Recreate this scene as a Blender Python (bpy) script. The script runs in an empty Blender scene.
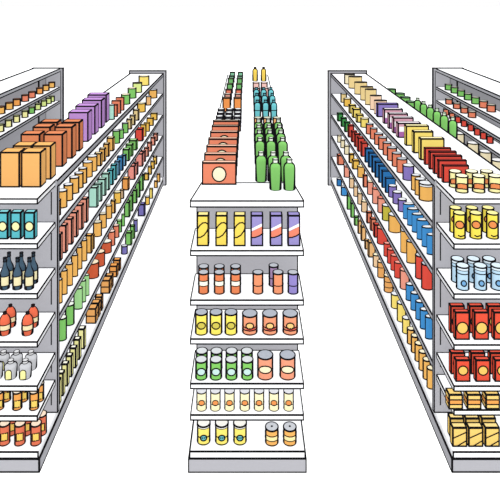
import bpy, math
from math import sin, cos, pi, sqrt, atan2
C = bpy.context.scene.collection
S = bpy.context.scene
F, H = 600.0, 2.92            # focal length in pixels of a 500 px frame, eye height (m)
VX, VY = 248.0, -12.0         # vanishing point of the aisles in the photograph
K = 0.40                      # paint albedo relative to the printed colour (offsets the white world and the added fill suns)

# ------------------------------------------------------------------ materials
def lin(h):
    h = h.lstrip('#'); o = []
    for i in (0, 2, 4):
        c = int(h[i:i+2], 16) / 255
        o.append(c / 12.92 if c <= .04045 else ((c + .055) / 1.055) ** 2.4)
    return o
MATS = {}
def mat(hexc, thr=None, k=None):
    """matt paint; thr gives rounded bodies the drawn contour line of the comic-book finish"""
    key = (hexc, thr, k)
    if key in MATS: return MATS[key]
    m = bpy.data.materials.new('paint_' + hexc.lstrip('#') + ('' if thr is None else '_round'))
    m.use_nodes = True; n = m.node_tree.nodes; l = m.node_tree.links; n.clear()
    out = n.new('ShaderNodeOutputMaterial'); b = n.new('ShaderNodeBsdfPrincipled')
    b.inputs['Roughness'].default_value = .9; b.inputs['Specular IOR Level'].default_value = 0
    l.new(b.outputs[0], out.inputs[0])
    kk = K if k is None else k
    base = lin(hexc); g_ = sum(base)/3
    base = [c*.95 + g_*.05 for c in base]
    col = [c * kk for c in base] + [1]
    # very faint paper grain
    tc = n.new('ShaderNodeTexCoord'); nz = n.new('ShaderNodeTexNoise'); nz.inputs['Scale'].default_value = 60
    l.new(tc.outputs['Object'], nz.inputs['Vector'])
    mr = n.new('ShaderNodeMapRange'); mr.inputs['To Min'].default_value = .97; mr.inputs['To Max'].default_value = 1.03
    l.new(nz.outputs['Fac'], mr.inputs['Value'])
    vm = n.new('ShaderNodeVectorMath'); vm.operation = 'SCALE'; vm.inputs[0].default_value = col[:3]
    l.new(mr.outputs[0], vm.inputs['Scale'])
    src = vm.outputs[0]
    if thr is not None:
        lw = n.new('ShaderNodeLayerWeight'); lw.inputs['Blend'].default_value = .5
        g = n.new('ShaderNodeMath'); g.operation = 'GREATER_THAN'; g.inputs[1].default_value = 1 - thr
        l.new(lw.outputs['Facing'], g.inputs[0])
        mx = n.new('ShaderNodeMix'); mx.data_type = 'RGBA'
        l.new(g.outputs[0], mx.inputs['Factor']); l.new(src, mx.inputs['A']); mx.inputs['B'].default_value = (.004, .004, .005, 1)
        src = mx.outputs['Result']
    l.new(src, b.inputs['Base Color'])
    m.diffuse_color = col
    MATS[key] = m
    return m
def ink():
    return mat('#141416', None, .5)
WHITE, GREY, RAIL = '#fbfcff', '#b1b1b7', '#bcbdc3'

# ------------------------------------------------------------------ mesh builder
class MB:
    def __init__(s): s.v = []; s.f = []; s.m = []; s.s = []; s.mats = []
    def slot(s, m):
        if m not in s.mats: s.mats.append(m)
        return s.mats.index(m)
    def add(s, vs, fs, m, smooth=False):
        o = len(s.v); s.v += vs; k = s.slot(m)
        for f in fs: s.f.append(tuple(i + o for i in f)); s.m.append(k); s.s.append(smooth)
    def box(s, a, b, m):
        (x0, y0, z0), (x1, y1, z1) = a, b
        v = [(x0,y0,z0),(x1,y0,z0),(x1,y1,z0),(x0,y1,z0),(x0,y0,z1),(x1,y0,z1),(x1,y1,z1),(x0,y1,z1)]
        s.add(v, [(0,3,2,1),(4,5,6,7),(0,1,5,4),(1,2,6,5),(2,3,7,6),(3,0,4,7)], m)
    def bar(s, p, q, t0, t1, m):
        """square rod from p to q, thickness t0 at p and t1 at q (axis-aligned or slanted)"""
        d = [q[i] - p[i] for i in range(3)]; L = sqrt(sum(c * c for c in d)); d = [c / L for c in d]
        up = (0, 0, 1) if abs(d[2]) < .9 else (1, 0, 0)
        a = (d[1]*up[2]-d[2]*up[1], d[2]*up[0]-d[0]*up[2], d[0]*up[1]-d[1]*up[0])
        n = sqrt(sum(c*c for c in a)); a = [c / n for c in a]
        b = (a[1]*d[2]-a[2]*d[1], a[2]*d[0]-a[0]*d[2], a[0]*d[1]-a[1]*d[0])
        v = []
        for pt, t in ((p, t0), (q, t1)):
            for sa, sb in ((-1,-1),(1,-1),(1,1),(-1,1)):
                v.append(tuple(pt[i] + a[i]*sa*t/2 + b[i]*sb*t/2 for i in range(3)))
        s.add(v, [(0,1,2,3),(7,6,5,4),(0,4,5,1),(1,5,6,2),(2,6,7,3),(3,7,4,0)], m)
    def edges(s, a, b, t, tb=None, keep=None, out=.0007):
        """ink lines on the twelve edges of a box; t at its near (low y) end, tb at the far end"""
        m = ink(); tb = tb or t; e = out
        (x0,y0,z0),(x1,y1,z1) = a, b
        def c(x, y, z, tt):
            h = tt/2 - e
            return (x + (h if x == x0 else -h), y + (h if y == y0 else -h), z + (tt/2-.0007 if z == z0 else -h))
        for x in (x0, x1):
            for z in (z0, z1):
                if keep and not keep('y', x, z): continue
                s.bar(c(x,y0,z,t), c(x,y1,z,tb), t, tb, m)
        for y, tt in ((y0, t), (y1, tb)):
            for z in (z0, z1):
                if keep and not keep('x', y, z): continue
                p, q = c(x0,y,z,tt), c(x1,y,z,tt); s.bar((x0-e,)+p[1:], (x1+e,)+q[1:], tt, tt, m)
            for x in (x0, x1):
                if keep and not keep('z', x, y): continue
                p, q = c(x,y,z0,tt), c(x,y,z1,tt); s.bar(p, q, tt, tt, m)
    def lathe(s, prof, m, seg=24, smooth=True, sy=1.0, closed=False):
        v = []; n = len(prof); f = []
        for r, z in prof:
            for i in range(seg):
                a = 2*pi*i/seg; v.append((r*cos(a), r*sin(a)*sy, z))
        for j in range(n if closed else n-1):
            k = (j+1) % n
            for i in range(seg):
                i2 = (i+1) % seg; f.append((j*seg+i, j*seg+i2, k*seg+i2, k*seg+i))
        s.add(v, f, m, smooth)
    def disc(s, r, z, m, seg=24, sy=1.0, up=True):
        v = [(r*cos(2*pi*i/seg), r*sin(2*pi*i/seg)*sy, z) for i in range(seg)]
        f = tuple(range(seg)); s.add(v, [f if up else f[::-1]], m)
    def ring(s, r, z, t, seg=24, sy=1.0, up=.5):
        z0, z1 = z - t*.7*(1-up), z + t*.8*up
        r0, r1 = r - t*.75, r + .0008
        s.lathe([(r0,z0),(r1,z0),(r1,z1),(r0,z1)], ink(), seg, False, sy, True)
    def obj(s, name, parent=None):
        me = bpy.data.meshes.new(name); me.from_pydata(s.v, [], s.f)
        for m in s.mats: me.materials.append(m)
        me.polygons.foreach_set('material_index', s.m); me.polygons.foreach_set('use_smooth', s.s)
        me.update()
        return link(name, me, parent)
def link(name, me, parent=None):
    o = bpy.data.objects.new(name, me); C.objects.link(o)
    if parent: o.parent = parent
    return o
def thing(name, label, cat, loc, group=None):
    o = bpy.data.objects.new(name, None); C.objects.link(o); o.empty_display_size = .05
    o.location = loc; o['label'] = label; o['category'] = cat
    if group: o['group'] = group
    return o

# ------------------------------------------------------------------ goods
def profile(kind, r, h):
    if kind == 'soda':
        return [(r*.9,0),(r,.006),(r,h*.7)] + [(r*(.44+.56*cos(a)), h*.7+h*.18*sin(a)) for a in (.3,.6,.9,1.2,1.5)] + [(r*.44,h*.9)]
    if kind == 'wine':
        return [(r*.86,0),(r,.006),(r,h*.48),(r*.95,h*.54),(r*.72,h*.62),(r*.48,h*.70),(r*.38,h*.77),(r*.34,h*.90)]
    if kind == 'sauce':
        return [(r*.88,0),(r,.006),(r,h*.55),(r*.94,h*.66),(r*.78,h*.77),(r*.5,h*.87),(r*.28,h*.92)]
    if kind == 'jug':
        return [(r*.9,0),(r,.006),(r,h*.66),(r*.92,h*.75),(r*.68,h*.81),(r*.42,h*.84),(r*.42,h*.9)]
def thr_for(R, t, el):
    q = max(.05, 1 - t / max(R, .001))
    v = sqrt(max(0, 1 - q*q)) * el
    return round(min(.8, v) * 25) / 25
def patch(mb, pts, col, m, t, mapf, line=True, closed=True):
    """flat mark (pts in metres u,z) laid on a front face or bent round a can"""
    P = []
    n = len(pts)
    for i in range(n if closed else n-1):
        a, b = pts[i], pts[(i+1) % n]; L = math.hypot(b[0]-a[0], b[1]-a[1]); k = max(1, int(L/.012))
        for j in range(k): P.append((a[0]+(b[0]-a[0])*j/k, a[1]+(b[1]-a[1])*j/k))
    if not closed: P.append(pts[-1])
    if closed and m is not None:
        cx = sum(p[0] for p in P)/len(P); cz = sum(p[1] for p in P)/len(P)
        mid = [((p[0]+cx)/2, (p[1]+cz)/2) for p in P]; N = len(P)
        vs = [mapf(u, z, .0012) for u, z in P] + [mapf(u, z, .0012) for u, z in mid] + [mapf(cx, cz, .0012)]
        fs = [(i, (i+1) % N, N+(i+1) % N, N+i) for i in range(N)] + [(N+i, N+(i+1) % N, 2*N) for i in range(N)]
        mb.add(vs, fs, m)
    if line:
        N = len(P); k = ink()
        for i in range(N if closed else N-1):
            a, b = P[i], P[(i+1) % N]; L = math.hypot(b[0]-a[0], b[1]-a[1]) or 1e-6
            ux, uz = (b[0]-a[0])/L*t*.4, (b[1]-a[1])/L*t*.4; nx, nz = -uz*1.25, ux*1.25
            q = [(a[0]-ux-nx, a[1]-uz-nz), (b[0]+ux-nx, b[1]+uz-nz), (b[0]+ux+nx, b[1]+uz+nz), (a[0]-ux+nx, a[1]-uz+nz)]
            mb.add([mapf(u, z, .002) for u, z in q], [(0,1,2,3)], k)
def ell(cu, cz, ru, rz, n=20, rot=0):
    o = []
    for i in range(n):
        a = 2*pi*i/n; x, y = ru*cos(a), rz*sin(a); o.append((cu + x*cos(rot)-y*sin(rot), cz + x*sin(rot)+y*cos(rot)))
    return o
CACHE = {}
def item_meshes(kind, col, w, d, h, s, o, el):
    """one of a kind: list of (part name, mesh, label) ; first is the body"""
    key = (kind, col, round(w, 3), round(d, 3), round(h, 3), round(s/14), str(sorted(o.items())))
    if key in CACHE: return CACHE[key]
    t = o.get('t', 1.5 if s > 125 else 1.25) / s; parts = []
    marks = o.get('marks', [])
    def fin(mb, name, lab=None):
        me = bpy.data.meshes.new(name); me.from_pydata(mb.v, [], mb.f)
        for m in mb.mats: me.materials.append(m)
        me.polygons.foreach_set('material_index', mb.m); me.polygons.foreach_set('use_smooth', mb.s); me.update()
        parts.append((name, me, lab))
    if kind in ('carton', 'pack', 'bag'):
        a, b = (-w/2, 0, 0), (w/2, d, h)
        mb = MB(); mb.box(a, b, mat(col)); mb.edges(a, b, min(t, w*.3, max(d*.3, .005)), None, None, .0016)
        fin(mb, 'body')
        mapf = lambda u, z, e: (u, -e*1.1, z)
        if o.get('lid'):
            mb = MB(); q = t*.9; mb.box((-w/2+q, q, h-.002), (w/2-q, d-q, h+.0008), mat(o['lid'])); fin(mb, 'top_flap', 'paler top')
        if o.get('lines'):      # seams on the side panels, packs stacked of smaller bricks
            mb = MB()
            for z in o['lines']:
                mb.box((-w/2-.0012, 0-.0012, h*z-t/2), (w/2+.0012, d+.0012, h*z+t/2), ink())
            mb.box((-w/2-.0012, d*.5-t/2, 0), (w/2+.0012, d*.5+t/2, h-.001), ink())
            fin(mb, 'seam', 'black seams')
        ru = w
        def half(u): return w/2
    else:
        r = w/2; sy = d/w; thr = thr_for(r, t*1.15, el)
        bm = mat(col, thr)
        mapf = lambda u, z, e: ((r+e)*sin(u/r), -(r+e)*cos(u/r)*sy, z)
        mb = MB()
        if kind in ('can', 'oval', 'jar', 'drum'):
            mb.lathe([(r,0),(r,h)], bm, 28, True, sy); mb.disc(r, h, mat(col), 28, sy); mb.disc(r, 0, mat(col), 28, sy, False)
            mb.ring(r, .001, t, 28, sy, 1.0); mb.ring(r, h, t, 28, sy, .15)
            fin(mb, 'body')
            lid = o.get('lid', '#c9ccd2')
            mb = MB(); lt = o.get('lid_h', 0)
            if lt:
                mb.lathe([(r+.0009, h-lt),(r+.0009, h)], mat(lid, thr), 28, True, sy); mb.ring(r+.0009, h-lt, t*.55, 28, sy, .5)
                mb.disc(r+.0009, h+.0003, mat(lid), 28, sy); mb.ring(r+.0009, h, t, 28, sy, .2)
            else:
                mb.lathe([(r*.8, h-.001),(r-t*.72, h-.001),(r-t*.72, h+.0006),(r*.8, h+.0006)], mat(lid), 28, False, sy, True)
                mb.disc(r*.81, h+.0006, mat(lid), 28, sy)
            fin(mb, 'lid', o.get('lidname'))
            if kind == 'drum':
                mb = MB(); mb.lathe([(0.002, h+.001),(r*.16, h+.001),(r*.16, h+.003),(0.002, h+.003)], ink(), 12, False, 1, True); fin(mb, 'bung', 'black bung')
        else:
            p = profile(kind, r, h); mb.lathe(p, bm, 28, True, sy); mb.disc(p[-1][0], p[-1][1], mat(col), 28, sy); mb.disc(p[0][0], 0, mat(col), 28, sy, False)
            mb.ring(r*.95, .001, t*.9, 28, sy, 1.0)
            fin(mb, 'body')
            rn = p[-1][0]*1.15; zc = p[-1][1]; cc = o.get('cap', '#ffffff'); mb = MB()
            mb.lathe([(rn, zc-.004),(rn, h)], mat(cc, thr_for(rn, t*.8, el)), 20, True); mb.disc(rn, h, mat(cc), 20)
            mb.ring(rn, h, t*.8, 20, 1, .2); mb.ring(rn, zc-.004, t*.9, 20, 1, .6)
            fin(mb, 'cap')
    for mk in marks:
        typ, mc = mk[0], mk[1]; mb = MB()
        mapm = (lambda u, z, e, m0=mapf: m0(u, z - (w/2)*(1-cos(u/(w/2)))*.5, e)) if kind not in ('carton', 'pack', 'bag') else mapf; nm, lb = 'label', None
        cyl = kind not in ('carton', 'pack', 'bag')
        mm = mat(mc) if mc else None
        if typ == 'ell':
            _, _, cu, cz, ru_, rz_ = mk[:6]; rot = mk[6] if len(mk) > 6 else 0
            patch(mb, ell(cu*w, cz*h, ru_*w, rz_*h, 20, rot), mc, mm, t*.85, mapm, line=not o.get('plain')); nm = 'emblem'
        elif typ == 'poly':
            patch(mb, [(u*w, z*h) for u, z in mk[2]], mc, mm, t*.8, mapm, line=mk[3] if len(mk) > 3 else True)
        elif typ == 'line':
            patch(mb, [(u*w, z*h) for u, z in mk[2]], mc, None, t*.85, mapf, closed=False); nm = 'printed_line'
        elif typ == 'band':
            z0, z1 = mk[2]*h, mk[3]*h
            if cyl:
                mb.lathe([(w/2+.0009, z0),(w/2+.0009, z1)], mat(mc, thr_for(w/2, t*1.15, el)), 28, True, d/w)
                mb.ring(w/2+.0009, z0, t*.8, 28, d/w); mb.ring(w/2+.0009, z1, t*.8, 28, d/w)
            else:
                mb.box((-w/2-.0009, -.0009, z0), (w/2+.0009, d+.0009, z1), mm); mb.edges((-w/2-.0012, -.0012, z0), (w/2+.0012, d+.0012, z1), t*.8)
        elif typ == 'hoop':
            mb.ring(w/2+.0006, mk[2]*h, t*.85, 28, d/w); nm = 'hoop'
        fin(mb, nm, lb)
    CACHE[key] = parts
    return parts
NOUN = {'can':('tin_can','tin can','can'), 'oval':('oval_tin','oval tin','tin'), 'jar':('storage_jar','jar','jar'), 'drum':('small_drum','small drum','drum'),
        'carton':('carton','carton','carton'), 'pack':('brick_pack','brick pack','pack'), 'bag':('packet','packet','packet'),
        'soda':('soda_bottle','bottle','bottle'), 'wine':('wine_bottle','wine bottle','bottle'), 'sauce':('sauce_bottle','sauce bottle','bottle'), 'jug':('jug_bottle','jug bottle','bottle')}
REG = []      # every item placed, labelled at the end once the rows are complete
def put(kind, col, cname, X, Y, Z, w, d, h, s, place, order, o=None, rot=0):
    """X centre, Y front face (cartons) or centre (round goods), Z of the shelf it stands on"""
    o = o or {}
    w, d, h = max(w, .02), max(d, .02), max(h, .03)
    w, d, h = round(w*250)/250, round(d*250)/250, round(h*250)/250
    dist = F / s
    el = cos(math.atan2(H - Z - h/2, dist))
    ms = item_meshes(kind, col, w, d, h, s, o, el)
    nm, noun, cat = NOUN[kind]
    root = thing(nm, '', cat, (X, Y, Z + .0015)); root.rotation_euler.z = rot
    for pn, me, lb in ms:
        c = link(pn, me, root)
        if lb: c['label'] = lb
    REG.append((root, cname, o.get('noun', noun), place, order))
    return root
ORD = ['first','second','third','fourth','fifth','sixth','seventh','eighth','ninth','tenth','eleventh','twelfth','thirteenth','fourteenth','fifteenth','sixteenth','seventeenth','eighteenth','nineteenth','twentieth']

# ------------------------------------------------------------------ lengths & heights
def dep(s): return F / s
YN, YE, YF = dep(166), dep(152), dep(67.7)      # front of end displays, end panels, far end
XI, XO = 1.24, 1.76
TN, TF = .0074, .0150
LV_R = [1.65, 1.36, 1.045, .74, .43, .12]
EC_R = [1.65, 1.378, 1.077, .77, .522, .378]
EC_L = [1.65, 1.38, 1.079, .788, .522, .342]
EC_C = [1.637, 1.338, 1.04, .806, .537, .348]
def slab(root, name, a, b, col, t0=TN, t1=None, label=None, keep=None):
    mb = MB(); mb.box(a, b, mat(col)); mb.edges(a, b, t0, t1, keep, .0022); o = mb.obj(name, root)
    if label: o['label'] = label
    return o
def mx(sgn, x0, x1):
    return (x0, x1) if sgn > 0 else (-x1, -x0)
def gondola(name_label, sgn, xi, xo, levels, endlv, backlv, group=None):
    root = thing('shelving_unit', name_label, 'shelving', ((xi+xo)/2*sgn, YN, 0), group)
    rx = (xi+xo)/2*sgn
    def aisle(x): return (x + rx)*sgn < xi + .01            # the side that faces the aisle
    kb = lambda ax, p, q: not (ax == 'y' and aisle(p))      # boards whose aisle edge is covered by a price rail
    kr = lambda ax, p, q: ax == 'y' and aisle(p) and (p + rx)*sgn < xi - .005
    def P(x0, y0, z0, x1, y1, z1): 
        a, b = mx(sgn, x0, x1); return (a-rx, y0-YN, z0), (b-rx, y1-YN, z1)
    # base plinth and deck
    xb = 1.92 if sgn > 0 else 1.76
    slab(root, 'plinth', *P(xi-.012, YN, 0, xb, YF, .085), GREY, TN*1.35, TF*1.25, 'grey plinth')
    slab(root, 'deck', *P(xi-.004, YN, .0855, xb, YF, .125), WHITE, TN, TF, 'white bottom deck', kb)
    # near end panel with its upright
    e = slab(root, 'end_panel', *P(xi-.016, YE, .126, xb, YE+.03, levels[0]-.034), GREY, TN, label='grey end panel')
    lo = .126
    for z in sorted(endlv[1:]) + [endlv[0]]:
        a = lo + .05; b_ = z - .07
        if b_ > a:
            p, q = P(xi+.022, YE-.002, a, xi+.022+TN, YE+.004, b_); mb = MB(); mb.box(p, q, ink()); mb.obj('panel_groove', e)
        lo = z
    # far end panel, a little higher and wider than the shelves
    slab(root, 'far_end_panel', *P(xi-.06, YF, 0, xo, YF+.05, 1.70), GREY, TF, label='grey far end panel')
    mb = MB(); p, q = P(xi-.06+.035, YF-.003, .13, xi-.06+.035+TF*.7, YF+.002, 1.66); mb.box(p, q, ink()); 
    p, q = P(xi-.025, YF-.003, 1.655, xo, YF+.002, 1.668); mb.box(p, q, ink()); mb.obj('panel_edge', root)
    # spine
    slab(root, 'back_panel', *P(1.492, YE+.031, .126, 1.508, YF-.004, levels[0]-.034), GREY, TN)
    # top board
    def board(x0, x1, y0, y1, z, th=.033, nm='shelf', c=WHITE, keep=None): return slab(root, nm, *P(x0, y0, z-th, x1, y1, z), c, TN, TF if y1 > YF-1 else TN, None, keep)
    board(xi, xo, YE+.031, YF-.004, levels[0], nm='top_shelf', keep=lambda ax, p, q: ax == 'y' and not aisle(p))
    board(xi, xo, YN, YE+.030, levels[0], keep=lambda ax, p, q: not (ax == 'x' and p > YE-YN))
    for z in levels[1:-1]: board(xi, 1.49, YE+.031, YF-.004, z, keep=kb)
    for z in backlv: board(1.51, xb if z > 1.5 else 1.76, YE+.031, YF-.004, z)
    # black edge trim on the far long side of the top board
    mb = MB(); q = [P(xo-.012, YE, levels[0], xo+.002, YF, levels[0]+.004), P(xo-.026, YE, levels[0], xo+.002, YF, levels[0]+.004)]
    xs = [q[0][0][0], q[0][1][0]]; xf = [q[1][0][0], q[1][1][0]]; yy = [q[0][0][1], q[0][1][1]]; zz = [q[0][0][2], q[0][1][2]]
    mb.add([(xs[0],yy[0],zz[0]),(xs[1],yy[0],zz[0]),(xf[1],yy[1],zz[0]),(xf[0],yy[1],zz[0]),(xs[0],yy[0],zz[1]),(xs[1],yy[0],zz[1]),(xf[1],yy[1],zz[1]),(xf[0],yy[1],zz[1])],
           [(0,3,2,1),(4,5,6,7),(0,1,5,4),(1,2,6,5),(2,3,7,6),(3,0,4,7)], ink()); mb.obj('edge_trim', root)
    # price rails on the aisle side
    for z in levels[:-1]:
        tt = .042 if z == levels[0] else .036
        slab(root, 'price_rail', *P(xi-.012, YE+.031 if z != levels[0] else YE-.004, z-tt, xi-.0005, YF-.004, z+.001), RAIL if z != levels[0] else '#acadb3', TN, TF*.95, 'grey price rail', kr)
    # end display shelves
    for z in endlv[1:]: board(xi, xb, YN, YE-.001, z)
    return root
gondola('long grey and white double-sided shelving unit left of the centre one', -1, XI+.028, XO, LV_R, EC_L, [1.2, .8, .45])
gondola('long grey and white double-sided shelving unit right of the centre one', 1, XI, XO, LV_R, EC_R, [1.53, 1.15, .8, .45])

# centre unit
root = thing('shelving_unit', 'narrow white shelving unit in the centre with seven-tier end display', 'shelving', (0, YN, 0))
def PC(x0, y0, z0, x1, y1, z1): return (x0, y0-YN, z0), (x1, y1-YN, z1)
slab(root, 'plinth', *PC(-.36, YN, 0, .352, YF, .085), GREY, TN, TF, 'grey plinth')
slab(root, 'deck', *PC(-.352, YN, .0855, .345, YF, .128), WHITE, TN, TF, 'white bottom deck')
slab(root, 'end_panel', *PC(-.338, YE, .129, .328, YE+.03, EC_C[0]-.065), GREY, TN)
slab(root, 'far_end_panel', *PC(-.20, YF-.055, .129, .18, YF-.005, EC_C[0]-.037), GREY, TN)
slab(root, 'back_panel', *PC(-.012, YE+.031, .129, .004, YF-.056, EC_C[0]-.037), GREY, TN)
# the top board steps in behind the end display
slab(root, 'top_shelf', *PC(-.305, YE+.002, EC_C[0]-.036, .297, YF, EC_C[0]-.001), WHITE, TN, TF)
# end shelf of the top tier, tapering towards the back
mb = MB(); ty = YE + .001 - YN; z1 = EC_C[0]; z0 = z1 - .036; fl_, fr_, bl_, br_ = -.348, .336, -.306, .298
tv = [(fl_,0,z0),(fr_,0,z0),(br_,ty,z0),(bl_,ty,z0),(fl_,0,z1),(fr_,0,z1),(br_,ty,z1),(bl_,ty,z1)]
mb.add(tv, [(0,3,2,1),(4,5,6,7),(0,1,5,4),(1,2,6,5),(2,3,7,6),(3,0,4,7)], mat(WHITE))
for i, j in ((0,1),(4,5),(5,6),(6,7),(7,4),(0,4),(1,5),(0,3),(1,2)):
    mb.bar(tv[i], tv[j], TN, TN, ink())
mb.obj('shelf', root)
for z in EC_C[1:]:
    slab(root, 'shelf', *PC(-.348, YN, z-.033, .336, YE-.001, z), WHITE, TN)
    for a, b in ((-.33, -.013), (.005, .32)):
        slab(root, 'shelf', *PC(a, YE+.031, z-.033, b, YF-.056, z), WHITE, TN, TF)

# outer units, seen over the tops of the left and right ones
LV_O = [1.73, 1.46, 1.262, 1.08, .78, .45]
def outer(lbl, sgn, lv):
    y0, y1 = dep(109), YF
    ka = lambda ax, p, q: not (ax == 'y' and (p + 2.99*sgn)*sgn < 2.795)
    kr = lambda ax, p, q: ax == 'y' and (p + 2.99*sgn)*sgn < 2.785
    root = thing('shelving_unit', lbl, 'shelving', (2.99*sgn, y0, 0)); rx = 2.99*sgn
    def P(x0, ya, z0, x1, yb, z1):
        a, b = mx(sgn, x0, x1); return (a-rx, ya-y0, z0), (b-rx, yb-y0, z1)
    slab(root, 'plinth', *P(2.77, y0, 0, 3.19, y1, .085), GREY, .01, TF, 'grey plinth')
    slab(root, 'deck', *P(2.78, y0, .0855, 3.19, y1, .125), WHITE, .01, TF)
    slab(root, 'far_end_panel', *P(2.73, y1+.001, 0, 3.19, y1+.05, 1.74), GREY, TF)
    mb = MB(); p, q = P(2.76, y1-.002, .13, 2.77, y1+.003, 1.70); mb.box(p, q, ink()); mb.obj('panel_edge', root)
    slab(root, 'end_panel', *P(2.79, y0, .126, 3.19, y0+.03, 1.694), GREY, .01)
    bp = slab(root, 'back_panel', *P(2.985, y0+.031, .126, 3.0, y1-.001, 1.694), GREY, .01)
    mb = MB()
    for s_ in (70.4, 88):
        p, q = P(2.98, dep(s_), .13, 2.987, dep(s_)+.06, 1.69); mb.box(p, q, ink())
    mb.obj('panel_joint', bp)
    slab(root, 'top_shelf', *P(2.79, y0, 1.695, 3.19, y1, 1.73), WHITE, .014, TF, None, ka)
    mb = MB(); p, q = P(3.15, y0, 1.7305, 3.192, y1, 1.735); mb.box(p, q, ink()); mb.obj('edge_trim', root)
    for z in lv[1:]:
        slab(root, 'shelf', *P(2.79, y0+.031, z-.03, 2.984, y1-.001, z), WHITE, .014, TF, None, ka)
        slab(root, 'price_rail', *P(2.778, y0+.031, z-.04, 2.7895, y1-.001, z), RAIL, .0125, TF*.9, None, kr)
        slab(root, 'shelf', *P(3.001, y0+.031, z-.03, 3.19, y1-.001, z), WHITE, .011, TF)
    slab(root, 'price_rail', *P(2.778, y0+.031, 1.68, 2.7895, y1-.001, 1.73), RAIL, .0125, TF*.9, None, kr)
outer('shelving unit at the far left, partly hidden behind the left unit', -1, [1.73, 1.46, 1.255, .90, .6, .35])
outer('shelving unit at the far right, partly hidden behind the right unit', 1, LV_O)

# ------------------------------------------------------------------ goods along the aisles
COL = {'cream':'#f1e3ba','tan':'#e8cd8c','peach':'#f3cfae','purple':'#8876bf','lilac':'#bd8bd3','plum':'#dba3b5','yellow':'#f6dc6c','gold':'#f2c04d',
 'orange':'#f0a04b','amber':'#f2b659','red':'#df4a3a','dark red':'#c8403a','coral':'#e98361','salmon':'#f29c83','pink':'#f09486','green':'#7dc464','dark green':'#3f9a4b',
 'mint':'#aee2ce','teal':'#5bc0c8','blue':'#3b8fd0','deep blue':'#2878bb','light blue':'#7ab9e2','olive':'#c6bb3c','beige':'#efc89a','brown':'#dc8453',
 'rust':'#cf5b36','lime':'#d7e78a','pale yellow':'#f3eea0','ochre':'#e8a65b','navy purple':'#7770b5','pale green':'#9fd68e','sand':'#efb976'}
LID = {'g':'#e9ebee', 'd':'#4a453e', 'c':'#f6ecc9', 'm':'#b9bcc2'}
def run(sgn, z, xe, place, segs):
    """goods in one row: each segment (kind, colour, [pixel columns of the aisle-side edge], width px, height px, options)"""
    allp = []
    for seg in segs:
        for i, px in enumerate(seg[2]):
            ww = seg[3][i] if isinstance(seg[3], list) else seg[3]
            hh = seg[4][i] if isinstance(seg[4], list) else seg[4]
            allp.append((abs(px - VX)/xe, seg[0], seg[1], ww, hh, seg[5] if len(seg) > 5 else {}))
    allp.sort(key=lambda q: -q[0])
    for i, (s, kind, cn, ww, hh, o) in enumerate(allp):
        gap = .5
        if i+1 < len(allp): gap = F/allp[i+1][0] - F/s
        y = F/s; w = ww/s*(1.14 if ww < 10 else 1.0); h = hh/s
        w = min(w, .23)
        d = min(w*o.get('dr', .9), gap*.93, .16)
        x = (xe + w/2) * sgn
        oo = {k: v for k, v in o.items() if k != 'dr'}
        if 'lid' in oo and oo['lid'] in LID: oo['lid'] = LID[oo['lid']]
        if kind in ('can', 'jar', 'drum', 'soda') and d < w: 
            d = max(d, .02)
        yy = y if kind in ('carton', 'pack', 'bag') else y + d/2
        put(kind, COL[cn], cn, x, yy, z, w, d, h, s, place, -s, oo)
G = {'lid':'g'}; D = {'lid':'d'}; Cc = {'lid':'c'}
thin = {'dr':.4}
XR = 1.258
pinkm = {'lid':'#d9d0d6', 'dr':.35, 'marks':[('poly','#ffffff',[(-.44,.42),(.44,.42),(.44,.76),(-.44,.76)],False), ('poly','#a963a8',[(-.46,.05),(.46,.05),(.46,.42),(-.46,.42)],False)], 'noun':'carton with white panel'}
run(1, LV_R[0], XR+.012, 'aisle edge of the right unit top', [
 ('can','cream',[344.8],11,10,D), ('oval','tan',[349,355,361,365.5],[14,13,13,12],[12,12.5,14,16],{'lid':'d','dr':.55}),
 ('oval','peach',[370.5,374.8],[12,13],[14.5,14],{'lid':'d','dr':.5}), ('bag','purple',[377.4],21,13.5,{'dr':.3}),
 ('carton','plum',[384,389,393.5,398],[19,19,20,23],[14.5,15,15.5,14.5],pinkm),
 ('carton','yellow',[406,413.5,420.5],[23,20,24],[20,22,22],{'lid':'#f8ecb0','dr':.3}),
 ('carton','red',[425,429.7,434.2,438.6,443],[26,27,28,28,26],[17,17.5,18,18,17.5],{'lid':'#b23a33','dr':.16})])
run(1, LV_R[1], XR, 'second shelf, aisle side of the right unit', [
 ('can','tan',[340.8],6,9), ('can','gold',[344],7,8,Cc), ('bag','yellow',[349.4,353,356.8],[6,7,6],[8.5,9,8]), ('can','yellow',[361],8,9,Cc),
 ('can','coral',[366.4,370.5,375,379,383.5,388,392.8,397.8],[7,7,8,8,8,9,9,9.5],[10,11,11,12,12.5,13,13.5,14],{'lid':'m'}),
 ('can','purple',[403.8],12,14.5,G), ('oval','amber',[412,416],[10,11],[15,16],{'lid':'g','dr':.8}), ('jar','amber',[420.6],15,17,{'lid':'g','lid_h':.018})])
run(1, LV_R[2], XR, 'third shelf, aisle side of the right unit', [
 ('bag','dark green',[337.6,341.3,344.8],5,[8,9,10]), ('bag','red',[348.4,351.6,354.8,358,361.4],[5,5,5,6,6],[12,11,13,14,14]),
 ('bag','deep blue',[365.2,368.6,372,375.4,378.8,382.2,385.6],[12,12,12,12,11,11,10],[14,15,16,16,17,17,15],{'dr':.35}),
 ('can','purple',[389,393.5,398.7],[8,8.5,8],[11,11.5,12],G),
 ('oval','blue',[403.6,408,412.6,417.5,422.4,427.6],[12,12,12,13,13,13],[15.5,17,18.5,20,20,20],{'lid':'g','dr':.5})])
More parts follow.
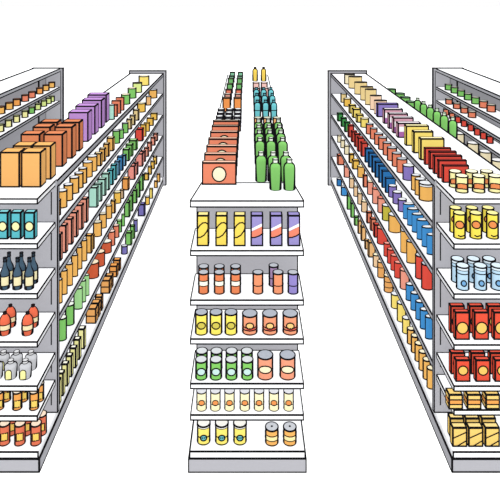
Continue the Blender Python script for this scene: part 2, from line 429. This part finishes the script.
run(1, LV_R[3], XR, 'fourth shelf, aisle side of the right unit', [
 ('can','cream',[337.4,340.6,344.4],[4,4.5,5],[7,8,9],Cc), ('bag','gold',[349.2,352.8],[4.5,6],[9,9]), ('can','amber',[357.8],7,11,{'lid':'#f9e7a6'}),
 ('bag','coral',[363.2],4,12), ('can','salmon',[367.6],6,13,Cc), ('can','salmon',[373,378.2],7.5,15,{'lid':'#e9806a'}),
 ('can','olive',[382.8],10,15,G), ('jar','amber',[389.7],13,17,G), ('oval','amber',[401.4,407.4],[10,11],[22,22],{'dr':.7}), ('can','red',[416.6,422.8],[11,12],[23,25])])
run(1, LV_R[4], XR, 'fifth shelf, aisle side of the right unit', [
 ('bag','coral',[337.6],6,10), ('can','salmon',[344.0],6,11,{'lid':'#f0a090'}), ('can','beige',[349.4,353.6,357.6,361.6],[5,4.5,5,6],[10,10,11,11],Cc),
 ('bag','coral',[367,370.8],[4.5,5],[11,12]), ('bag','red',[374.2],6,13), ('can','red',[378],11,16,{'lid':'#f3a98e'}),
 ('oval','red',[384,387.6,391.2,395],[7,7,8,8],[13,14,15,15.5],{'lid':'#f19c8c','dr':.7}), ('oval','salmon',[400.8],9,19,{'lid':'#f4b098'}),
 ('oval','blue',[406.4,411.4,416.2,420.8,425.8],[8,8,8,8,7.5],[16,17,18,19,22],{'lid':'g','dr':.7})])
run(1, LV_R[5]+.005, XR-.008, 'bottom deck, aisle side of the right unit', [
 ('can','deep blue',[336.8],5,7), ('can','blue',[341.2],6.5,9), ('bag','green',[347.2,350.8,354.4],[3.5,3.5,4],[14,14.5,9]), ('bag','sand',[358,361.2,365,368.6],[3.5,4.5,4,6],[13,14,9,15]),
 ('can','beige',[373.2],6.5,12,Cc), ('can','ochre',[378],7,16,{'lid':'#f6e4c2','marks':[('hoop',None,.66)]}), ('can','ochre',[384.6],9,16,{'lid':'#f6e4c2','marks':[('hoop',None,.66),('hoop',None,.33)]}),
 ('can','yellow',[391.8,397.8,403],[8.5,8.5,7.5],[14,18,15],G), ('can','amber',[407.8,411.6,415.6,419.6,423.6,427.8],[7,7,8,7,7.5,8],[15,16,17,18,19,19.5],Cc)])
XL = 1.285
run(-1, LV_R[0], XL, 'aisle edge of the left unit top', [
 ('can','mint',[114.2],6,15,{'lid':'m'}), ('carton','coral',[117.4,120.6,123.8],[8,8,7],[12,13,13],{'dr':.35}), ('can','green',[129.6],8.5,10,{'lid':'c'}), ('can','green',[135.8],8,10,{'lid':'c'}),
 ('can','lime',[141.5],10,10,{'lid':'d'}), ('can','yellow',[148.6],11,9.5,{'lid':'c'})])
run(-1, LV_R[1], XL, 'second shelf, aisle side of the left unit', [
 ('can','amber',[59.6,66,72,78,82.4,86.2,91.4,96.2],[10,11,10,10,8,8,10,9],[15,17,16,16,15,15,15,15],{'lid':'g'}),
 ('bag','amber',[101,104.8,108.8,113.4],[6,5,5,6],[13,13,13,13.5],{'lid':'#fbe6b4'}), ('can','green',[119.4,123.4,128],[7,5,6],[13,9.5,10],{'lid':'m'}),
 ('bag','tan',[131.4,134.8,138.6],[4.5,4.5,5],[10,10,11],{'lid':'#faeccb'}), ('can','gold',[145.2],8,9,{'lid':'c'}), ('can','sand',[151],5,9), ('can','amber',[156.8],8,8.5,{'lid':'m'})])
run(-1, LV_R[2], XL, 'third shelf, aisle side of the left unit', [
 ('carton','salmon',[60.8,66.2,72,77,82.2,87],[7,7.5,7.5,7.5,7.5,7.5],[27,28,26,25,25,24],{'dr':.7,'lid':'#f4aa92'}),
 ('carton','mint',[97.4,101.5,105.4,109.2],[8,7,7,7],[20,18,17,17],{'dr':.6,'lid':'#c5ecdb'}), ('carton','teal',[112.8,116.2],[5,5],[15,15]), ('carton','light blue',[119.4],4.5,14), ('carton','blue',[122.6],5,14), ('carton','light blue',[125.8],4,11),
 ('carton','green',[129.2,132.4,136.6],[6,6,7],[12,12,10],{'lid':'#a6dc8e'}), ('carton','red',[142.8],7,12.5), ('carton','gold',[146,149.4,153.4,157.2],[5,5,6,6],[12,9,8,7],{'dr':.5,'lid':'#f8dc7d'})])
run(-1, LV_R[3], XL, 'fourth shelf, aisle side of the left unit', [
 ('oval','amber',[61.6,66.8,72,77.4,81.8,86.6],[7,7,7,6.5,6,6],[24,24,22,22,22,21],{'dr':.7}), ('bag','amber',[91.4,94],[5,3],[18,14]),
 ('can','amber',[101,106,111.6],[8,7,6],[14,14,13],{'lid':'#d9d2bb'}), ('bag','amber',[115],4,13,{'lid':'#fbe0ae'}), ('can','gold',[120.6],7,11,{'lid':'#e6dcb4'}), ('bag','beige',[123.6],3.5,9),
 ('carton','orange',[128.6],6,12,{'lid':'#f5b66a'}), ('carton','pink',[134.8,137.8],[6.5,4],[14,12]), ('carton','pink',[142.6,145.4],[6.5,4],[13,11]), ('bag','salmon',[148.4,151.5,155,157.6],[4,4,4,4],[9,9,8,7.5])])
run(-1, LV_R[4], XL, 'fifth shelf, aisle side of the left unit', [
 ('can','green',[65.4,73.4],[10,10],[22,20],{'lid':'#eef3e8'}), ('oval','pale green',[81.8,85.4,88.8],[8,7,6],[21,22,21],{'lid':'#e3f2da','dr':.6}),
 ('can','rust',[97.6,103.8],[13,11],[15,14],{'lid':'#f7e3c2'}), ('can','rust',[110.6],11,11,{'lid':'#f3efe0'}), ('can','coral',[114.6,118.8],[7,6],[14,12],{'lid':'#f6d6c6'}),
 ('can','green',[121.6,124.8],[5,3.5],[12,12],{'lid':'#b3e0a0'}), ('bag','green',[129.6,132.6],[5,4],[15,16]), ('bag','green',[136.8,139.8,143.2],[4,4,4],[13,15,16]),
 ('bag','gold',[148.6,151.6,154.4,156.8],[4,3.5,3.5,3.5],[7,8,8,8],{'lid':'#f3e3bf'})])
run(-1, LV_R[5]+.005, XL-.02, 'bottom deck, aisle side of the left unit', [
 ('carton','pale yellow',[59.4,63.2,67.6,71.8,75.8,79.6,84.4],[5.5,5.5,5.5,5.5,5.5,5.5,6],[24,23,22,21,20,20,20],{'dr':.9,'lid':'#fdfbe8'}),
 ('pack','ochre',[96,98.9,101.8],[9,7,6],[15,14,14],{'lines':[.5]}), ('pack','ochre',[109.6,112.2],[8,6],[13,12],{'lines':[.5]}), ('pack','orange',[117,119.8],[7,6],[11,11],{'lines':[.5]}),
 ('can','navy purple',[127.2],6,8), ('carton','green',[131.4,134.4],[5.5,4],[13,13]), ('can','navy purple',[137.4],4,12), ('carton','navy purple',[144.6],6,12), ('can','gold',[149.6],4.5,8), ('bag','yellow',[152.6],3,10), ('bag','amber',[157.4,160],[3,3],[7,8])])
# outer units
def outer_row(sgn, z, place, kind, spec, wpx, hm, o):
    for i, (px, cn) in enumerate(spec):
        x = 2.868; s = abs(px - VX)/x; w = wpx/75.0
        oo = dict(o); put(kind, COL[cn], cn, x*sgn, F/s, z, w, w, hm, s, place, -s, oo)
oc = {'lid':'#b9b7a8'}
outer_row(1, 1.46, 'upper shelf of the far-right unit', 'can', [(448.5,'green'),(454.5,'green'),(461,'green'),(468,'green'),(475.5,'green'),(483.4,'coral'),(491.2,'coral')], 8.0, .085, oc)
outer_row(1, 1.262, 'second shelf of the far-right unit', 'can', [(449,'coral'),(456.8,'coral'),(464.3,'coral'),(472,'coral')], 8.0, .075, oc)
outer_row(1, 1.08, 'third shelf of the far-right unit', 'can', [(446,'coral'),(452,'coral'),(458,'red'),(464,'red'),(470.7,'red'),(477.3,'red'),(483.4,'red'),(490,'red')], 6.4, .09, {'lid':'#8c8c8c'})
outer_row(1, .78, 'lowest shelf seen of far-right unit', 'can', [(459,'cream'),(473,'cream'),(485.5,'cream'),(498,'cream')], 11.5, .17, {'lid':'#f3f3f3'})
outer_row(-1, 1.46, 'upper shelf of the far-left unit', 'can', [(51.8,'amber'),(46,'amber'),(39.8,'orange'),(32,'coral'),(25.2,'coral'),(16.8,'orange'),(9.4,'amber'),(1,'amber')], 7.6, .085, {'lid':'#6b4b3a'})
outer_row(-1, 1.255, 'second shelf of the far-left unit', 'can', [(51.8,'lime'),(48.6,'lime'),(44,'lime'),(38,'lime'),(31.8,'green'),(25,'pale yellow'),(16.6,'pale yellow'),(8.6,'pale yellow'),(.5,'pale yellow')], [5,5,5,6,7,8,8,8,8][0]*1.3, .085, {'lid':'#8c8f66'})
outer_row(-1, .90, 'lowest shelf seen of far-left unit', 'can', [(49.5,'cream')], 11, .1, {'lid':'#f3f3f3'})

# bottles and cans standing on the far side of the right unit
for px, kind, h in ((391.5,'can',.104),(400,'can',.124),(405.5,'can',.124),(411.5,'can',.12),(417.6,'soda',.204),(423.6,'soda',.208),(430.2,'soda',.216),(437,'soda',.224),(444.2,'soda',.228),(452.8,'soda',.236)):
    x = 1.83; s = (px - VX)/x
    put(kind, COL['green'], 'green', x, F/s, 1.53, .085 if kind == 'soda' else .12, .085 if kind == 'soda' else .12, h, s, 'far side of the right unit', -s, {'lid':'#5f7b62'} if kind == 'can' else {'cap':'#cfe3c6'})

# big boxes on top of the left unit
zt = LV_R[0]
for cn, colr, rows in (('amber', '#f0b264', [(157.2, 19.6, 35.5, [40.8, 19.6]), (151, 18.5, 34, [50.8, 31.5])]),
                       ('brown', '#dd8556', [(141, 19, 32.5, [62.6, 39.8]), (134.5, 18, 31.5, [72.4, 50.5]), (128.8, 17.5, 29.5, [79.6, 57.5])]),
                       ('lilac', '#bd8dd2', [(121.3, 20, 29.5, [88.2]), (115.6, 20, 28.5, [95.2]), (110.6, 20, 28.5, [101.8]), (106.2, 19, 28, [106.4])])):
    for s, w, h, rights in rows:
        for k, pr in enumerate(rights):
            xr = (pr - VX)/s; ww = w/s
            put('carton', colr, cn if cn != 'amber' else 'pale orange', xr - ww/2, F/s, zt, ww, .10 if cn != 'lilac' else .12, h/s, s, 'top of the left unit', (-s, k), {'noun':'box'})

# ------------------------------------------------------------------ end displays
def shelf_x(px, y): return (px - VX)*y/F
def endrow(place, z, kind, cn, cols, w, yb, yt, o=None, dr=.8, back=None, rowname='front row', rot=True, colr=None):
    """cols: pixel columns of centres; yb, yt pixel rows of the front foot and the top"""
    o = o or {}; sf = (yb - VY)/(H - z); yf = F/sf
    box = kind in ('carton', 'pack', 'bag')
    ws = w*yf/F*(1 if box else 1.02); d = ws*dr if box else ws
    if box: h = H - z - (yt - VY)*yf/F
    else: h = H - z - (yt - VY)*(yf + d)/F
    ups = [v - .036 for v in (EC_C if 'centre' in place[1] else EC_L if 'left' in place[1] else EC_R) if v > z + .05]
    if ups: h = min(h, min(ups) - z - .02)
    for i, px in enumerate(cols):
        y = yf if box else yf + d/2
        x = shelf_x(px, y)
        put(kind, colr or COL[cn], cn, x, y, z, ws, d, h, sf, (place, rowname), px, o, 0 if box or not rot else math.atan2(-x, y)*.8)
    if back:
        yb2 = yf + d + (.035 if box else .012)
        for px in back:
            y = yb2 if box else yb2 + d/2
            dd = min(d, YE - .01 - yb2) if box else d
            x = shelf_x(px, y)
            put(kind, colr or COL[cn], cn, x, y, z, ws, dd, h, sf, (place, 'back row'), px, o, 0 if box or not rot else math.atan2(-x, y)*.8)
P_ = 'end display of the %s unit'
# centre
c = 'centre unit'
endrow((2, c), EC_C[1], 'carton', 'yellow', [202.8, 221.4, 239.6], 12, 246.4, 215.5, dict(lid='#fae992', marks=[('line', None, [(-.49,.28),(-.2,.29),(.1,.36),(.34,.48),(.47,.6),(.43,.72),(.25,.77),(0,.76),(-.25,.68),(-.42,.58),(-.49,.5)])]), colr='#f6d955')
endrow((2, c), EC_C[1], 'carton', 'violet', [256.9, 276.2, 294], 12.2, 246.4, 215.5, dict(marks=[
   ('poly','#ec8468',[(-.49,.28),(-.15,.29),(.2,.34),(.49,.42),(.49,.66),(-.49,.46)],False), ('poly','#ffffff',[(-.49,.48),(.49,.66),(.49,.76),(-.49,.56)],False), ('line',None,[(-.49,.28),(-.15,.29),(.2,.34),(.49,.42)])]), colr='#9a90cc')
tri = dict(lid='#b7bbc3', marks=[('band','#fdf9e4',.42,.66)])
endrow((3, c), EC_C[2], 'can', 'white-banded', [203.6, 219.3, 235.6], 10.6, 295, 269.5, tri, back=[203.6, 219.3, 235.6], colr='#e4804f')
two = dict(lid='#b7bbc3', marks=[('hoop',None,.42)])
endrow((3, c), EC_C[2], 'can', 'plain orange', [257.9, 278], 10.8, 295, 269.5, two, colr='#ee9468')
endrow((3, c), EC_C[2], 'can', 'violet', [293], 10.6, 295, 269.5, two, colr='#9184c8', back=None)
endrow((3, c), EC_C[2], 'can', 'mauve', [273.6], 10.2, 287.5, 263, two, colr='#a78bb4', rowname='back row')
endrow((4, c), EC_C[3], 'can', 'yellow', [201.4, 216, 231], 12.6, 336, 309, dict(lid='#aeb4bf', marks=[('ell','#cdbf4a',0,.5,.31,.165)]), colr='#fbe55a')
endrow((4, c), EC_C[3], 'can', 'peach', [249.8, 269.9, 290.2], 15.4, 336, 309, dict(lid='#aeb4bf', marks=[('poly','#cf4f41',[(-.62,.42),(-.3,.3),(0,.26),(.3,.3),(.62,.42),(.62,.56),(.3,.44),(0,.4),(-.3,.44),(-.62,.56)]),('ell','#f6c77a',0,.53,.24,.165)]), colr='#ef9a72')
endrow((5, c), EC_C[4], 'can', 'green', [201.3, 216, 231.4, 247.3], 12.0, 381, 356, dict(lid='#d5d9dc', marks=[('ell','#c2e2dc',0,.5,.34,.2)]), back=[201.8, 216.5, 231.6, 246.9], colr='#7fc95f')
endrow((5, c), EC_C[4], 'can', 'large peach', [265.2, 287.5], 16.4, 381, 350, dict(lid='#aeb4bf', marks=[('ell','#fae8c1',0,.52,.4,.17)]), colr='#ef9a78')
endrow((6, c), EC_C[5], 'can', 'cream', [201.6, 215.4, 229.5, 244.8, 259, 273.9, 288.6], 10.2, 412, 387.5, dict(lid='#dcdde2', t=1.0, marks=[('hoop',None,.37),('ell','#e9934c',0,.5,.28,.15)]), colr='#faf0c0')
endrow((7, c), .1285, 'can', 'tall yellow', [203.7, 221.8, 240], 13.8, 446, 417.5, dict(lid='#f0eee6', lid_h=.012, marks=[('line',None,[(-.5,.42),(.5,.42)]),('ell','#5fb0b4',0,.42,.23,.15)]), colr='#f7e56a')
endrow((7, c), .1285, 'drum', 'orange', [271.8, 289.8], 13.8, 447, 422, dict(lid='#c3c6cc', marks=[('band','#fbe6a2',.34,.64)]), colr='#f0b05a')

# left end display
c = 'left unit'
endrow((2, c), EC_L[1], 'carton', 'teal', [2.6, 15.7, 29.3], 10.6, 239.5, 213, dict(lid='#7fd0d6', marks=[('ell','#f2eeae',0,.48,.4,.175)]), colr='#55b9c4', dr=.75)
endrow((3, c), EC_L[2], 'wine', 'slate', [4.9, 17.4, 29.2], 9.8, 291, 255.5, dict(cap='#2b3640', marks=[('band','#eadfb0',.14,.44)]), back=[9, 21.4, 33.4], colr='#42596b')
endrow((4, c), EC_L[3], 'sauce', 'red-orange', [4.9, 27.6], 11.8, 337, 309, dict(cap='#3a2320', marks=[('band','#f0dcae',.26,.5)]), back=[10.4, 33], colr='#dd6443')
endrow((5, c), EC_L[4], 'jug', 'grey', [-3.4, 10.8, 25.3], 12.2, 381, 356.5, dict(cap='#d8d8da', t=1.0, marks=[('poly','#f4ee9f',[(-.4,.08),(.08,.08),(.08,.5),(0,.6),(-.16,.64),(-.32,.6),(-.4,.5)])]), back=[3.6, 16.6, 31], colr='#bcbdc1')
endrow((6, c), EC_L[5], 'can', 'orange', [-.8, 17.4, 34.2], 9.8, 411.5, 388, dict(lid='#f6e6cf', marks=[('poly','#f0cd5e',[(-.3,.22),(.36,.22),(.36,.6),(-.3,.6)])]), back=[6.2, 23.6, 39.4], colr='#eda14c')
endrow((7, c), .1255, 'can', 'brick red', [4.6, 20, 36], 11, 447, 419.5, dict(lid='#f5dcc2', marks=[('poly','#f3c85a',[(-.28,.3),(.3,.3),(.3,.66),(-.28,.66)])]), back=[11.4, 26.6, 41.4], colr='#dc6f4e')

# right end display
c = 'right unit'
endrow((1, c), EC_R[0], 'can', 'cream', [461.8, 478.6, 494.8], 12.8, 194, 174, dict(lid='#fdf7d0', marks=[('poly','#e88a4e',[(-.34,.3),(.34,.3),(.38,.36),(.38,.56),(.34,.62),(-.34,.62),(-.38,.56),(-.38,.36)])]), back=[455.2, 471.6, 486.6], colr='#f8efa6')
endrow((2, c), EC_R[1], 'can', 'yellow', [459.4, 475.8, 492.4], 12.2, 240, 210.5, dict(lid='#fdf3a0', marks=[('ell','#e88d4a',0,.6,.33,.15),('line',None,[(-.1,.16),(.05,.13),(.4,.17)])]), back=[455.4, 471.8, 488], colr='#f8e24c')
endrow((3, c), EC_R[2], 'jar', 'pale blue', [462.6, 480.3, 497.3], 13, 291.5, 262.5, dict(lid='#dcecf6', lid_h=.018, marks=[('hoop',None,.72),('ell','#6fa7d6',.06,.34,.19,.12)]), back=[457.4, 473.4, 489], colr='#b5d6ec')
ycirc = dict(lid='#f0694f', marks=[('ell','#f6c65f',0,.43,.38,.24)])
endrow((4, c), EC_R[3], 'carton', 'vermilion', [462.4, 481.6, 501], 14.6, 340, 312.5, dict(lid='#e5533d', marks=[('ell','#f6c65f',0,.43,.39,.21)]), back=[457.6, 476.4, 495], colr='#e54f34', dr=.42)
endrow((5, c), EC_R[4], 'carton', 'vermilion', [463, 483, 502.2], 14.6, 382, 360, dict(lid='#e5533d', marks=[('ell','#f3c35c',0,.52,.33,.21)]), back=[458, 478, 497], colr='#e54f34', dr=.42)
endrow((6, c), EC_R[5], 'carton', 'banded orange', [455.8, 474.2, 492.8], 14.2, 409.5, 388, dict(marks=[('band','#efa04b',.3,.68)]), colr='#f6cf74', dr=.7)
endrow((7, c), .1255, 'carton', 'striped gold', [459.8, 475.8, 492.4], 14.6, 447, 428, dict(lid='#f7d98a', marks=[('line',None,[(-.48,.45),(.48,.78)]),('line',None,[(-.2,.04),(.48,.34)])]), back=[457, 472.6, 488.8], colr='#f4cd6c', dr=.5)

# ------------------------------------------------------------------ top of the centre unit
zc = EC_C[0] + .0005
top = 'on top of the centre unit'
for i, s in enumerate((153.6, 146.2, 139.2, 132.6, 126.6, 121.4, 117)):
    put('carton', '#ea8664', 'salmon', -.188, F/s, zc, .222, .05, .142, s, top, (-s,), {'lid':'#f3bfa4', 'noun':'flat box', 'marks':[('ell','#faeecb',.0,.48,.2,.33)]} if i < 5 else {'lid':'#9b8a78','noun':'flat box'})
for j, s in enumerate((112.4, 109, 105.8, 102.8)):
    for i, x in enumerate((-.262, -.18, -.098)):
        put('can', '#e8924e', 'orange', x, F/s + .035, zc, .07, .07, .10, s, top, (-s, i), {'lid':'#eceef0', 'noun':'black-rimmed tin', 't':1.3, 'marks':[('band','#3a3a40',.55,.97)]})
for cn, colr, rows, h, w, kind, o in (('bright orange', '#ef9449', (96.3,), .145, .086, 'can', {'lid':'#5b4a3a'}), ('dusty pink', '#d99a86', (91.6,), .13, .08, 'can', {'lid':'#cdbcae'}),
          ('coral', '#e7795a', (87.2,), .12, .08, 'can', {'lid':'#55423a'}), ('leaf green', '#6fb56a', (82.0, 77.4), .115, .082, 'can', {'lid':'#6a7050'}), ('blue-green', '#7fc09a', (73.6, 70.4), .09, .08, 'can', {'lid':'#51614f'})):
    for s in rows:
        for i, x in enumerate((-.222, -.108)):
            put(kind, colr, cn, x, F/s, zc, w, w, h, s, top, (-s, i), o)
for s, cols in ((158.6, (.175, .264)), (152, (.087, .168, .252)), (138.6, (.087, .168, .252)), (131.6, (.087, .168, .252)), (126.4, (.087, .168, .252)), (121.4, (.087, .168, .252))):
    for i, x in enumerate(cols):
        put('soda', '#7cc064', 'green', x, F/s + .04, zc, .078, .078, .19, s, top, (-s, i), {'cap':'#e9f2e4'})
for i, x in enumerate((.087, .168, .252)):
    put('can', '#eeae68', 'light orange', x, F/115.5 + .04, zc, .075, .075, .15, 115.5, top, (-115.5, i), {'lid':'#c9cdb8'})
for s in (102.8, 96.6, 91.2):
    for i, x in enumerate((.092, .172, .252)):
        put('soda', '#68c2ca', 'teal', x, F/s, zc, .074, .074, .19, s, top, (-s, i), {'cap':'#4b9aa6', 'marks':[('hoop',None,.5)]})
for s in (85.6, 81):
    for i, x in enumerate((.1, .2)):
        put('can', '#f2c0b6', 'pink', x, F/s, zc, .088, .088, .115, s, top, (-s, i), {'lid':'#f4dcd6'})
for i, x in enumerate((.098, .215)):
    put('soda', '#f5d254', 'yellow', x, F/72.5, zc, .078, .078, .19, 72.5, top, (-72.5, i), {'cap':'#4a4438'})

# ------------------------------------------------------------------ labels: every item is told by kind, colour, shelf and its place in its row
from collections import defaultdict
grp = defaultdict(list)
for r in REG: grp[(r[1], r[2], r[3])].append(r)
for (cn, noun, place), rs in grp.items():
    rs.sort(key=lambda r: r[4])
    n = len(rs)
    art = cn + ' ' + noun; arts = art + ('e' if art.endswith('x') else '')+'s'
    if isinstance(place, tuple):                    # end displays, counted left to right
        (lv, unit), row = place
        tier = {1: 'top tier', 7: 'bottom tier'}.get(lv, ORD[lv-1] + ' tier')
        for i, r in enumerate(rs):
            pos = 'only' if n == 1 else ('leftmost' if i == 0 else 'rightmost' if i == n-1 else (ORD[i] + ' from left' ))
            r[0]['label'] = f'{art}, {pos} in {row}, {tier}, {unit} end display'.replace('second from left','second')
            r[0]['group'] = f'{arts} on the {tier}, end of the {unit}'
    else:
        rows = {}
        two_d = isinstance(rs[0][4], tuple) and len(rs[0][4]) > 1
        if two_d:
            ss = sorted({r[4][0] for r in rs})
            for r in rs:
                row = [q for q in rs if q[4][0] == r[4][0]]; xs = sorted(q[0].location.x for q in row); i = xs.index(r[0].location.x); m = len(xs)
                pos = 'left' if i == 0 else 'right' if i == m-1 else 'middle'
                if m == 1: pos = ''
                k = ss.index(r[4][0])
                rw = (ORD[k] + ' row from front, ') if len(ss) > 1 else ''
                r[0]['label'] = f'{pos} {art}, {rw}{place}'.strip(); r[0]['group'] = f'{arts} {place}'
        else:
            for i, r in enumerate(rs):
                pos = '' if n == 1 else (' nearest the front' if i == 0 else ', farthest back' if i == n-1 else ', ' + ORD[i] + ' from the front')
                r[0]['label'] = f'{art}{pos}, {place}'; r[0]['group'] = f'{arts}, {place}'

# ------------------------------------------------------------------ floor, light, camera
mb = MB(); mb.add([(-60,-10,0),(60,-10,0),(60,90,0),(-60,90,0)], [(0,1,2,3)], mat('#ffffff', None, .6))
fl = mb.obj('floor'); fl['kind'] = 'structure'; fl['label'] = 'plain white floor'
w = bpy.data.worlds.new('World'); S.world = w; w.use_nodes = True
bg = w.node_tree.nodes['Background']; bg.inputs[0].default_value = (1, 1, 1, 1); bg.inputs[1].default_value = 1.0
def sun(name, vec, e):  # shadowless fill sun, added to even out shading among the shelves
    l = bpy.data.lights.new(name, 'SUN'); l.energy = e; l.angle = .6; l.use_shadow = False; l.color = (1, 1, 1)
    o = bpy.data.objects.new(name, l); C.objects.link(o)
    from mathutils import Vector
    o.rotation_euler = Vector(vec).to_track_quat('-Z', 'Y').to_euler(); o.location = (0, 4, 8)
sun('overhead_fill', (0, 0, -1), pi*2.15)
sun('front_fill', (0, 1, 0), pi*1.5)
sun('fill_from_left', (1, 0, 0), pi*.75)
sun('fill_from_right', (-1, 0, 0), pi*.8)

cam = bpy.data.cameras.new('camera'); co = bpy.data.objects.new('camera', cam); C.objects.link(co)
co.location = (0, 0, H); co.rotation_euler = (pi/2, 0, 0)
cam.sensor_width = 36; cam.lens = F/500*36; cam.shift_x = (250-VX)/500; cam.shift_y = (VY-250)/500; cam.clip_end = 300
S.camera = co
S.view_settings.view_transform = 'Standard'; S.view_settings.look = 'None'; S.view_settings.exposure = 0; S.view_settings.gamma = 1; S.view_settings.use_curve_mapping = False
